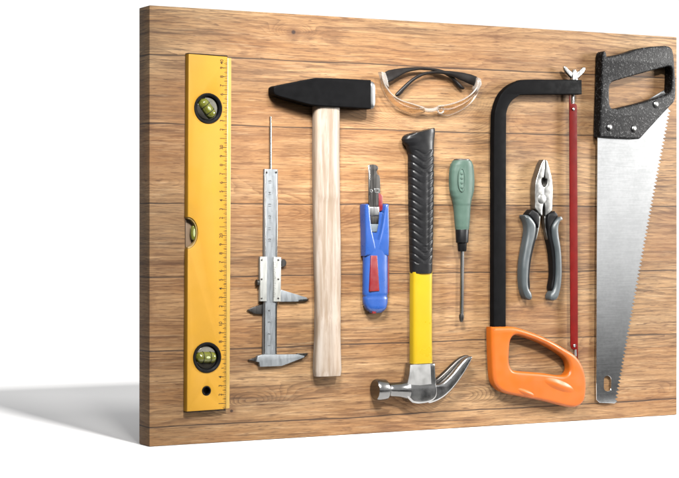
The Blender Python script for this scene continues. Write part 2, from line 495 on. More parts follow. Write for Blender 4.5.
# ------------------------------------------------------------------ vernier caliper
def caliper():
    T = thing('vernier_caliper', 'grey steel vernier caliper with thin depth rod and pointed jaws', 'caliper', P(270, 366))
    wm = 0.005
    finish('depth_rod', tube_mesh([(*P(271.0, y, wm), 0.0032) for y in (116.5, 126, 126.4, 145, 172)], [0.0012, 0.0012, 0.0019, 0.0019, 0.0019], 10), M_CHROME, T)
    beam = PL([(264.3, 169), (277.5, 169.3), (276.4, 357), (263.0, 357)], wm)
    prism('beam', [beam], 0.001, 0.0062, M_SATIN, T, 0.0006)
    for a, b in (((264.4, 169.6), (263.2, 354)), ((276.0, 169.8), (274.8, 354))):
        prism('beam_edge', [PL([a, (a[0] + 1.4, a[1]), (b[0] + 1.4, b[1]), b], wm)], 0.0055, 0.0068, M_CHROME, T, 0.0003)
    for x in (266.0, 275.6):
        finish('rivet', lathe_w(P(x, 172.2, wm), [(0.0016, 0.005), (0.0016, 0.0071), (0.0008, 0.0074)], 16), M_DARKSTEEL, T)
    # graduations engraved on the beam
    msl = ([], [])
    for i in range(150):
        y = 176 + i * 1.17
        if 255 < y < 303: continue
        ln = 3.2 if i % 10 == 0 else (2.4 if i % 5 == 0 else 1.6)
        x1 = 275.0 - (y - 169) / 188 * 1.2
        msl[y > 280].append(prism_mesh([PL([(x1 - ln, y - 0.17), (x1, y - 0.17), (x1, y + 0.17), (x1 - ln, y + 0.17)], 0.0063)], 0.0061, 0.00635, 0.00005, 0))
    M_ENG = paint('grey_engraving', (0.07, 0.075, 0.08), 0.6, bump=0)
    for grp in msl: finish('beam_scale', join(grp), M_ENG, T, smooth=False)
    msl = ([], [])
    for i in range(15):
        y = 182 + i * 11.7
        if 250 < y < 306: continue
        cu = bpy.data.curves.new('tmp', 'FONT')
        cu.body = str(15 - i); cu.size = 0.0056; cu.align_x = 'CENTER'; cu.align_y = 'CENTER'; cu.extrude = 0.00008
        ob = bpy.data.objects.new('tmp', cu); COL.objects.link(ob)
        m = bpy.data.meshes.new_from_object(ob.evaluated_get(bpy.context.evaluated_depsgraph_get()))
        bpy.data.objects.remove(ob); bpy.data.curves.remove(cu)
        u, v = P(270.0 - (y - 169) / 188, y, 0.0063)
        m.transform(TO_WORLD @ Matrix.Translation((u, v, 0.0063)) @ Matrix.Rotation(R(90), 4, 'Z'))
        msl[y > 280].append(m)
    for grp in msl: finish('beam_figures', join(grp), M_INK, T, smooth=False)
    # sliding frame
    M_PLATE = steel('pale_satin_plate', (0.23, 0.233, 0.22), 0.45, (300, 300, 60), 0.06, metal=0.6)
    prism('slider_back', [PL([(260.2, 257), (280.2, 257), (280.0, 301.4), (260.0, 301.2)], wm)], 0.0005, 0.0030, M_SATIN, T, 0.0003)
    for q, sx in (([(259.8, 256.6), (266.6, 256.8), (266.2, 301.3), (259.6, 301.3)], 261.6), ([(273.2, 257), (280.6, 257.2), (280.2, 301.6), (273.0, 301.6)], 278.3)):
        p = prism('slider_plate', [PL(q, 0.007)], 0.0030, 0.0090, M_PLATE, T, 0.0006)
        for y in (259.8, 279.0, 298.2):
            finish('screw', lathe_w(P(sx, y, 0.009), [(0.0015, 0.008), (0.0015, 0.0094), (0.0010, 0.0097)], 14), M_DARKSTEEL, p)
    ms = []
    for i in range(34):
        y = 262 + i * 1.06
        ln = 2.4 if i % 5 == 0 else 1.5
        ms.append(prism_mesh([PL([(273.4, y - 0.14), (273.4 + ln, y - 0.14), (273.4 + ln, y + 0.14), (273.4, y + 0.14)], 0.009)], 0.0088, 0.00915, 0.00005, 0))
    finish('vernier_scale', join(ms), M_INK, T, smooth=False)
    finish('thumb_screw', loft_mesh([ring_u(P(x, 282.5, 0.005)[0], P(x, 282.5, 0.005)[1], 0.005, r, r, 2, 20) for x, r in
           ((260.6, 0.0018), (258.6, 0.0018), (258.5, 0.0042), (256.4, 0.0044), (256.0, 0.0034))]), M_DARKSTEEL, T)
    finish('thumb_roller', lathe_w(P(282.6, 263, 0.004), [(0.0048, 0.0008), (0.0055, 0.0016), (0.0055, 0.0052), (0.0046, 0.006)], 24), M_DARKSTEEL, T)
    prism('moving_jaw', [PL([(280.2, 289.6), (306.6, 297.6), (306.2, 299.2), (298.2, 300.0), (298.0, 301.6), (280, 301.8)], 0.004)], 0.001, 0.0062, M_SATIN, T, 0.0006)
    prism('moving_jaw_tip', [PL([(298.2, 300.1), (306.4, 299.0), (309.2, 298.6), (306.0, 301.0), (298.2, 301.4)], 0.0035)], 0.0012, 0.0046, M_DARKSTEEL, T, 0.0004)
    prism('inside_jaw', [PL([(247.4, 310), (254.5, 306.6), (262.6, 304.2), (262.6, 314.2), (254, 313.6)], 0.003)], 0.0006, 0.0042, M_DARKSTEEL, T, 0.0004)
    prism('fixed_jaw', [PL([(257.2, 356), (262.9, 354.5), (277, 354.6), (297, 354.2), (304, 355.8), (303.6, 357.4), (281, 366.0), (259.4, 366.8), (258.6, 362.2), (255.8, 361.6)], 0.005)],
          0.0008, 0.0074, M_SATIN, T, 0.0007)
    prism('fixed_jaw_tip', [PL([(297, 353.6), (308.6, 353.2), (304.4, 356.4), (297.2, 355.0)], 0.004)], 0.001, 0.0050, M_DARKSTEEL, T, 0.0004)
    prism('lower_inside_jaw', [PL([(248.2, 360), (252, 358.6), (257.0, 357.0), (255.8, 361.5)], 0.003)], 0.0006, 0.0045, M_DARKSTEEL, T, 0.0004)
caliper()

# ------------------------------------------------------------------ cross-peen hammer
def light_wood():
    t = NT('pale_handle_wood')
    v = t.vec(t.mul(t.x, 130), t.mul(t.y, 130), t.mul(t.z, 9))
    g = t.noise(v, 1, 5, 0.6, 0.4)
    b = t.noise(t.vec(t.mul(t.x, 30), t.mul(t.y, 30), t.mul(t.z, 5)), 1, 4, 0.6)
    p = t.noise(t.vec(t.mul(t.x, 700), t.mul(t.y, 700), t.mul(t.z, 60)), 1, 2)
    c = t.mix(t.ramp(g, 0.35, 0.68), lin(172, 150, 128), lin(210, 197, 184))
    c = t.mix(t.ramp(b, 0.45, 0.75, 0, 0.5), c, lin(205, 178, 150))
    c = t.mix(t.ramp(p, 0.6, 0.72, 0, 0.35), c, lin(150, 116, 84))
    t.put(t.b.inputs['Base Color'], c)
    t.b.inputs['Roughness'].default_value = 0.55
    t.b.inputs['Specular IOR Level'].default_value = 0.3
    t.bump(g, 0.12, 0.0005)
    return t.m
def peen_hammer():
    T = thing('cross_peen_hammer', 'hammer with black wedge head and pale bare wood handle', 'hammer', P(326, 376))
    tab = [(100, 313.6, 338.4), (150, 313.4, 338.2), (200, 313.8, 338.6), (250, 314.4, 339.8), (300, 315.6, 339.6), (335, 315.4, 339.2), (360, 314.2, 339.8), (375.6, 313.8, 340.4)]
    rings = []
    wc = 0.0115
    for i in range(61):
        y = 100 + 275.6 * i / 60
        l, r = interp(tab, y)
        a, b = P(l, y, wc), P(r, y, wc)
        hw = (b[0] - a[0]) / 2
        rings.append(ring_v((a[0] + b[0]) / 2, a[1], wc, hw, 0.0110 - (0.001 if 200 < y < 320 else 0), 3.2))
    a = rings[-1]
    cu_ = sum(p[0] for p in a) / len(a)
    rings[-1] = [(cu_ + (p[0] - cu_) * 0.93, p[1] - 0.0012, wc + (p[2] - wc) * 0.9) for p in a]
    finish('handle', loft_mesh(rings), light_wood(), T)
    head = [(270.9, 90.5), (271.2, 87.6), (273.5, 86.0, 1), (311.8, 78.4, 1), (340, 79.2), (366.8, 80.6, 1), (366.9, 109.4, 1), (340, 107.9), (312, 106.2), (303, 104.4), (288, 100.2), (273.6, 95.8), (271.2, 93.2)]
    # the head: thick at the eye, thin at the peen
    loop = smooth_loop(PL(head, 0.014), 4)
    me = prism_mesh([loop], 0.001, 0.0275, 0.0018, 3)
    u0, u1 = P(270.5, 90, 0.014)[0], P(311, 90, 0.014)[0]
    for v in me.vertices:
        w = -v.co.y
        k = max(0, min(1, (u1 - v.co.x) / (u1 - u0)))
        v.co.y = -(0.014 + (w - 0.014) * (1 - 0.30 * k))
    finish('head', me, M_BLACKP, T)
    rg = []
    for x, k in ((366.6, 0.97), (368.2, 1.0), (369.8, 0.98), (371.0, 0.90)):
        a, b = P(x, 81.4, 0.014), P(x, 109.8, 0.014)
        rg.append(ring_u(a[0], (a[1] + b[1]) / 2, 0.0142, (a[1] - b[1]) / 2 * k, 0.0128 * k, 5))
    finish('striking_face', loft_mesh(rg), M_STEEL, T)
peen_hammer()

# ------------------------------------------------------------------ cable knife
def knife():
    T = thing('cable_knife', 'blue cable stripping knife with red slide and hooked steel blade', 'knife', P(375, 312))
    M_BLUE = paint('blue_plastic', lin(50, 100, 190, 4.6), 0.30, var=0.04, vs=30, bump=0, spec=0.5)
    M_BLUED = paint('deep_blue_plastic', lin(40, 78, 160), 0.35, var=0.06)
    M_RED = paint('red_plastic', lin(176, 22, 34, 6.0), 0.4, var=0.1)
    wc = 0.010
    tab = [(204.6, 362.6, 386.4), (225, 363.0, 386.6), (260, 363.6, 386.8), (296, 363.2, 386.8), (303, 363.6, 386.6), (308, 365.2, 385.6), (311.5, 368.0, 383.0), (313.2, 371, 380)]
    rings = []
    for i in range(41):
        y = 240 + (312.8 - 240) * i / 40
        l, r = interp(tab, y)
        a, b = P(l, y, wc), P(r, y, wc)
        hw = (b[0] - a[0]) / 2
        seam = 0.94 if abs(y - 297.2) < 0.9 else 1
        rings.append(ring_v((a[0] + b[0]) / 2, a[1], wc, hw * seam, 0.0095 * seam * min(1, hw / 0.017), 2.8))
    finish('body', loft_mesh(rings), M_BLUE, T)
    # two prongs of the body round the blade holder
    pr = []
    pr.append(prism('prong', [smooth_loop(PL([(362.4, 204.6, 1), (366.4, 204.8), (367.6, 215), (369.4, 230), (374.0, 250, 1), (374, 256, 1), (363.4, 256, 1), (363.0, 230)], 0.011), 5)], 0.001, 0.0205, M_BLUE, T, 0.003, 3))
    pr.append(prism('prong', [smooth_loop(PL([(383.2, 204.8), (386.2, 204.6, 1), (386.6, 230), (386.8, 256, 1), (374.1, 256, 1), (374.1, 250, 1), (379.0, 230), (381.4, 215)], 0.011), 5)], 0.001, 0.0205, M_BLUE, T, 0.003, 3))
    va, vb = P(375, 240, wc)[1], P(375, 258, wc)[1]
    for o in pr:
        off = world_loc(o)
        for v in o.data.vertices:
            k = max(0, min(1, (va - (v.co.z + off.z)) / (va - vb)))
            w = -(v.co.y + off.y)
            v.co.y = -(w - 0.0020 * k * (1 if w > 0.01 else 0)) - off.y
    prism('channel_floor', [PL([(365, 212), (384.5, 212), (384.5, 254), (365, 254)], 0.008)], 0.001, 0.013, M_BLUE, T, 0.002)
    prism('inlay', [PL([(370.9, 255.6), (376.9, 255.6), (379.2, 291), (369.4, 291.4)], 0.0198)], 0.016, 0.0210, M_RED, T, 0.0006)
    prism('side_slide', [PL([(385.2, 204.5), (388.2, 206), (388.4, 292), (385.8, 296)], 0.006)], 0.001, 0.0085, M_RED, T, 0.001)
    prism('end_tip', [PL([(370.4, 309), (375.6, 309), (374.6, 313.6), (371.4, 313.6)], 0.012)], 0.006, 0.0165, M_RED, T, 0.001)
    prism('blade_guard', [PL([(377.6, 192), (381.8, 196), (382.0, 210), (378, 212)], 0.008)], 0.003, 0.011, M_RED, T, 0.0008)
    prism('blade', [smooth_loop(PL([(368.7, 164.8, 1), (374.4, 164.6), (377.6, 166.4), (378.0, 169.0), (376.6, 171.2), (377.2, 174.2), (379.8, 177.6), (380.0, 195, 1), (378.6, 212, 1), (369.2, 212, 1), (368.6, 195, 1)], 0.010), 4)],
          0.0085, 0.0105, M_DARKSTEEL, T, 0.0003)
    prism('blade_edge', [PL([(368.6, 165.2), (370.0, 165.0), (370.0, 195), (368.5, 195)], 0.011)], 0.0100, 0.0110, M_CHROME, T, 0.0003)
    c = P(371.2, 191, 0.011)
    prism('blade_stamp', [circle(c, 0.0026, 20), circle(c, 0.0016, 20)], 0.0103, 0.0109, M_SCREW, T, 0.0001)
    prism('blade_stamp', [PL([(374.6, 188.4), (379.4, 188.4), (379.4, 193.2), (374.6, 193.2)], 0.011), PL([(375.6, 189.6), (378.4, 189.6), (378.4, 192), (375.6, 192)], 0.011)], 0.0103, 0.0109, M_SCREW, T, 0.0001)
    prism('blade_clamp', [PL([(367.8, 206.4), (379.4, 206.4), (379.2, 216), (368.0, 216)], 0.016)], 0.012, 0.0175, M_STEEL, T, 0.0024, 3)
    prism('clamp_spring', [PL([(368.2, 216), (379, 216), (378.4, 224), (368.6, 224)], 0.014)], 0.011, 0.0150, M_DARKSTEEL, T, 0.0012)
    prism('blade_shoe', [PL([(369, 224), (378.2, 224), (376.6, 232), (371, 232)], 0.013)], 0.011, 0.0145, paint('grey_shoe', lin(128, 140, 150), 0.4), T, 0.001)
knife()

# ------------------------------------------------------------------ safety glasses
def glasses():
    T = thing('safety_glasses', 'clear safety glasses with crossed black temple arms', 'glasses', P(431, 114))
    t = NT('clear_lens')
    tr = t.n.new('ShaderNodeBsdfTransparent'); tr.inputs[0].default_value = (0.94, 0.86, 0.76, 1)
    gl = t.n.new('ShaderNodeBsdfGlossy'); gl.inputs['Roughness'].default_value = 0.12
    fr = t.n.new('ShaderNodeLayerWeight'); fr.inputs['Blend'].default_value = 0.32
    ms = t.n.new('ShaderNodeMixShader')
    t.put(ms.inputs[0], t.math('MULTIPLY_ADD', fr.outputs['Facing'], 0.55, 0.05))
    t.l.new(tr.outputs[0], ms.inputs[1]); t.l.new(gl.outputs[0], ms.inputs[2])
    t.l.new(ms.outputs[0], t.out.inputs['Surface'])
    M_LENS = t.m
    t = NT('clear_rim')
    tr = t.n.new('ShaderNodeBsdfTransparent'); tr.inputs[0].default_value = (0.9, 0.88, 0.86, 1)
    t.b.inputs['Base Color'].default_value = (0.24, 0.22, 0.2, 1); t.b.inputs['Roughness'].default_value = 0.2
    ms = t.n.new('ShaderNodeMixShader'); ms.inputs[0].default_value = 0.42
    t.l.new(tr.outputs[0], ms.inputs[1]); t.l.new(t.b.outputs[0], ms.inputs[2]); t.l.new(ms.outputs[0], t.out.inputs['Surface'])
    M_RIM = t.m
    def lens(top, bot, name):
        A = smooth_loop(PL(top, 0.020), 8, False); B = smooth_loop(PL(bot, 0.006), 8, False)
        rows = []
        for a, b in zip(A, B):
            row = []
            for k in range(9):
                q = k / 8
                row.append((a[0] + (b[0] - a[0]) * q, a[1] + (b[1] - a[1]) * q, 0.020 + (0.004 - 0.020) * q + 0.004 * math.sin(math.pi * q)))
            rows.append(row)
        bm = bmesh.new()
        vs = [[bm.verts.new(p) for p in r] for r in rows]
        for r0, r1 in zip(vs, vs[1:]):
            for k in range(8): bm.faces.new((r0[k], r0[k + 1], r1[k + 1], r1[k]))
        bmesh.ops.recalc_face_normals(bm, faces=bm.faces)
        bmesh.ops.solidify(bm, geom=bm.faces[:], thickness=0.0016)
        me = bpy.data.meshes.new('mesh'); bm.to_mesh(me); bm.free(); me.transform(TO_WORLD)
        o = finish(name, me, M_LENS, T)
        finish('rim', tube_mesh([(*a, 0.0202) for a in A], 0.0011, 8), M_RIM, o)
        finish('rim', tube_mesh([(*b, 0.0045) for b in B], 0.0006, 8), M_RIM, o)
    lens([(381.6, 74), (384.6, 84), (391.5, 94), (400.5, 100.2), (412, 104), (423.5, 107.6)], [(380.8, 80), (384.5, 92), (392, 103), (402, 110), (414, 114.2), (424.5, 111.8)], 'lens')
    lens([(479.6, 80), (476.5, 88), (469.5, 95.6), (460, 101), (449, 104.6), (438, 106.2)], [(480.4, 85), (477, 95), (469, 105), (459, 111.4), (448, 115.2), (437.5, 113.5)], 'lens')
    finish('nose_bridge', tube_mesh([(*P(x, y, 0.014), 0.014) for x, y in ((421, 107.8), (424.5, 109.6), (428, 110.2), (433, 110.0), (437, 108.6), (440, 107.0))], 0.0030, 12), M_RIM, T)
    c = P(440.6, 109.6, 0.014)
    ring = [(c[0] + 0.0052 * math.cos(2 * math.pi * i / 24), c[1] + 0.0052 * math.sin(2 * math.pi * i / 24), 0.014) for i in range(25)]
    finish('nose_pad', tube_mesh(ring, 0.0013, 8), M_RIM, T)
    for pts, w in (([(380.2, 71.8), (384.6, 72.6), (386.6, 79), (388.4, 88), (384, 84)], 0.018), ([(477.0, 77.4), (480.2, 79), (480.6, 85), (476.6, 92), (474.8, 88)], 0.018)):
        prism('hinge', [PL(pts, w)], 0.010, 0.0215, M_RIM, T, 0.0014)
    def arm(pts, w0, w1):
        up = smooth_loop(PL([p[:2] for p in pts], 0.014), 6, False)
        n = len(up)
        path, wid, th = [], [], []
        for i, p in enumerate(up):
            q = i / (n - 1) * (len(pts) - 1); k = min(int(q), len(pts) - 2); f = q - k
            wid.append((pts[k][2] + (pts[k + 1][2] - pts[k][2]) * f) / 690)
            path.append((*p, w0 + (w1 - w0) * i / (n - 1))); th.append(0.0022)
        finish('temple_arm', tube_mesh(path, th, 14, wid), paint('black_arm', (0.005, 0.004, 0.0035), 0.35, spec=0.15), T)
    arm([(386.4, 77.6, 5.4), (391, 75.4, 5.8), (398, 72.8, 4.4), (407, 70, 2.6), (420, 68.4, 1.5), (434, 69.2, 1.5), (444, 71.4, 1.8), (453, 76, 1.9), (459, 82.4, 2.2), (463, 86.4, 2.3), (466.4, 88, 1.2)], 0.013, 0.006)
    arm([(475.6, 81.4, 5.2), (470, 79, 5.2), (462, 76.4, 4.2), (453, 73.8, 2.8), (444, 72.4, 1.8), (433, 72.2, 1.4), (423, 74.4, 1.6), (414, 79.6, 1.8), (406, 87, 2.1), (400, 93.4, 2.4), (397.4, 94.8, 1.2)], 0.014, 0.009)
glasses()

# ------------------------------------------------------------------ claw hammer
def claw_hammer():
    T = thing('claw_hammer', 'yellow claw hammer with black rubber grip and steel head', 'hammer', P(420, 403))
    wc = 0.0130
    tab = [(130.2, 408.0, 433.0), (134, 403.6, 434.0), (137.5, 402.4, 433.6), (141, 403.4, 433.0), (146, 406.8, 432.6), (154, 409.0, 432.6), (200, 409.4, 432.4), (240, 410.2, 431.8), (270, 411.0, 430.8), (273.4, 411.4, 430.4)]
    K = 64
    rings = []
    N = 260
    for i in range(N + 1):
        y = 131.5 + (273.4 - 131.5) * i / N
        l, r = interp(tab, y)
        a, b = P(l, y, wc), P(r, y, wc)
        hw = (b[0] - a[0]) / 2; cu = (a[0] + b[0]) / 2
        rg = []
        for (u, v, w) in ring_v(cu, a[1], wc, hw, 0.0122, 2.6, K):
            q = (u - cu) / hw
            if y < 150: v += (q * 0.0055 + 0.001) * max(0, 1 - (y - 131.5) / 16)       # the butt end is cut on a slant
            g = 0.0
            if 150 < y < 264 and w > wc - 0.006:
                ph = (y + 9.5 * abs(q)) / 7.6
                f = ph - math.floor(ph)
                g = max(0, 1 - abs(f - 0.5) / 0.17)
                g = g * g * (3 - 2 * g)
                step = (f - 0.5) * 0.12
                if 176 < y < 246 and abs(q) < 0.20: g = 0.0; step = -0.02
                elif 172 < y < 250 and abs(abs(q) - 0.25) < 0.06: g = max(g, 0.6)
                s = 1 - 0.08 * g + step * 0.15
                u = cu + (u - cu) * (1 - 0.045 * g); w = wc + (w - wc) * s
            rg.append((u, v, w))
        rings.append(rg)
    finish('grip', loft_mesh(rings), paint('black_rubber', (0.004, 0.004, 0.0044), 0.36, var=0.15, bump=0.06, spec=0.12), T, angle=60)
    tab = [(272, 411.4, 430.4), (300, 411.2, 430.2), (340, 411.2, 430.2), (364, 411.2, 430.6)]
    rings = []
    for i in range(21):
        y = 272 + 92 * i / 20
        l, r = interp(tab, y)
        a, b = P(l, y, wc), P(r, y, wc)
        rings.append(ring_v((a[0] + b[0]) / 2, a[1], wc, (b[0] - a[0]) / 2, 0.0100, 4.0))
    finish('shaft', loft_mesh(rings), paint('yellow_fibreglass', lin(248, 208, 36, 5.4), 0.3, var=0.03, vs=20, bump=0.01, spec=0.3), T)
    # head
    H = thing.__call__ if False else None
    wm = 0.015
    side = steel('forged_steel', (0.26, 0.26, 0.256), 0.20, (60, 60, 60), 0.10)
    block = [(409.2, 363.6, 1), (431.2, 362.6, 1), (432.4, 384.0, 1), (433.4, 388), (432.6, 396), (427, 401.2), (416, 403.2), (408.8, 402.2, 1), (403.6, 396.6), (402.6, 390), (403.4, 386), (406.4, 380.4), (408.4, 372)]
    prism('head', [smooth_loop(PL(block, wm), 5)], 0.002, 0.0275, side, T, 0.0032, 5)
    ck = [(410.4, 365.0), (430.4, 364.1), (431.4, 384.2), (420, 385.4), (407.4, 384.8), (409.6, 374)]
    prism('cheek', [PL(ck, 0.0277)], 0.0268, 0.0280, steel('satin_cheek', (0.13, 0.13, 0.128), 0.55, (60, 60, 60), 0.2, metal=0.6), T, 0.0005)
    claw = [(430.0, 384.0), (436.8, 383.6), (443, 379.6), (450.5, 372.2), (457.5, 363.8), (463.6, 357.6), (468.6, 356.0), (469.6, 358.0), (465.2, 366.6), (458, 377.8), (450, 388.0), (441, 396.4), (431.0, 401.6), (424.5, 401.4), (424.5, 386)]
    rear = [(431.0, 380.4), (436.0, 378.6), (443, 372.6), (450.5, 365.2), (456.5, 359.6), (462.6, 355.8), (467.4, 355.4), (467.8, 358), (462, 368), (452, 380), (440, 390), (430, 392)]
    def taper(me):
        ua, ub = P(432, 385, wm)[0], P(469, 357, wm)[0]
        for v in me.vertices:
            k = max(0, min(1, (v.co.x - ua) / (ub - ua)))
            v.co.y = -(0.0140 + (-v.co.y - 0.0140) * (1 - 0.22 * k))
        return me
    finish('claw', taper(prism_mesh([smooth_loop(PL(rear, 0.008), 5)], 0.002, 0.0125, 0.0022, 3)), M_DARKSTEEL, T)
    me = taper(prism_mesh([smooth_loop(PL(claw, wm), 5)], 0.0135, 0.0265, 0.0034, 5))
    finish('claw', me, side, T)
    rg = []
    for x, r in ((406, 0.0150), (402.6, 0.0126), (398, 0.0112), (393, 0.0107), (388, 0.0110), (386.4, 0.0120), (385.4, 0.0144), (384.6, 0.0152), (377.4, 0.0160), (375.8, 0.0156), (374.6, 0.0142)):
        c = P(x, 389.8, wm)
        rg.append(ring_u(c[0], c[1], 0.0160, r, min(r, 0.0150), 2.1, 36))
    finish('striking_face', loft_mesh(rg), steel('dark_polished_steel', (0.15, 0.15, 0.148), 0.22, (60, 60, 60), 0.1), T)
claw_hammer()

# ------------------------------------------------------------------ screwdriver
def screwdriver():
    T = thing('screwdriver', 'screwdriver with grey green handle and black collar', 'screwdriver', P(461.5, 321))
    M_GREEN = paint('sage_plastic', lin(110, 140, 126, 5.4), 0.5, var=0.05, spec=0.15)
    wc = 0.0135
    tab = [(160.2, 454.4, 469.0), (161.5, 453.2, 470.4), (165, 451.4, 472.0), (171, 450.2, 473.0), (181, 449.8, 473.4), (190, 450.2, 473.0), (195, 451.6, 471.8), (200, 453.4, 470.2), (206, 454.6, 469.2), (216, 455.2, 468.8), (226, 455.9, 468.2), (229.6, 456.4, 467.8)]
    rings = []
    for i in range(91):
        y = 160.2 + 69.4 * i / 90
        l, r = interp(tab, y)
        a, b = P(l, y, wc), P(r, y, wc)
        hw = (b[0] - a[0]) / 2; cu = (a[0] + b[0]) / 2
        rg = []
        for j, (u, v, w) in enumerate(ring_v(cu, a[1], wc, hw, min(hw, 0.0135) * 0.96, 2.2, 72)):
            if 163 < y < 196:
                th = 2 * math.pi * j / 72
                s = 1 - 0.035 * max(0, math.cos(8 * th)) ** 4 * min(1, (y - 163) / 5, (196 - y) / 5)
                u = cu + (u - cu) * s; w = wc + (w - wc) * s
            rg.append((u, v, w))
        rings.append(rg)
    h = finish('handle', loft_mesh(rings), M_GREEN, T, angle=60)
    M_SAGE2 = paint('dark_sage_plastic', lin(98, 134, 118), 0.5, var=0.05)
    lo = [(461.9 + 3.7 * math.cos(a), 180 + 12.2 * math.sin(a)) for a in (2 * math.pi * i / 36 for i in range(36))]
    li = [(461.9 + 2.7 * math.cos(a), 180 + 10.8 * math.sin(a)) for a in (2 * math.pi * i / 36 for i in range(36))]
    prism('grip_oval', [PL(lo, 0.0265), PL(li, 0.0265)], 0.0235, 0.0272, M_GREEN, h, 0.0007, 3)
    prism('grip_recess', [PL(li, 0.0265)], 0.0235, 0.0262, M_SAGE2, h, 0.0003)
    for y in (172, 176.6, 181.2, 185.8):
        finish('grip_dot', lathe_w(P(462.0, y + 1.5, 0.0268), [(0.0026, 0.0258), (0.0024, 0.0268), (0.0012, 0.0274)], 16), M_GREEN, h)
    def turned(name, rows, mat):
        return finish(name, loft_mesh([ring_v(P(x, y, wc)[0], P(x, y, wc)[1], wc, r, min(r, 0.0118), 2, 32) for x, y, r in rows]), mat, T)
    turned('end_cap', [(461.7, 158.9, 0.0112), (461.7, 159.4, 0.0122), (461.7, 160.4, 0.0126)], paint('brown_cap', (0.02, 0.013, 0.01), 0.5))
    turned('collar', [(462.1, 229.4, 0.0098), (462.1, 230, 0.0102), (462.1, 242.4, 0.0094), (462.1, 243.2, 0.0070), (462.1, 250.4, 0.0066), (462.1, 251.4, 0.0056)], M_BLACK)
    turned('shaft', [(462.1, 250, 0.0031), (461.8, 285, 0.0031), (461.5, 315, 0.0031)], M_CHROME)
    turned('tip', [(461.5, 314, 0.0034), (461.45, 317, 0.0038), (461.4, 320.4, 0.0030), (461.4, 322, 0.0016)], M_DARKSTEEL)
screwdriver()

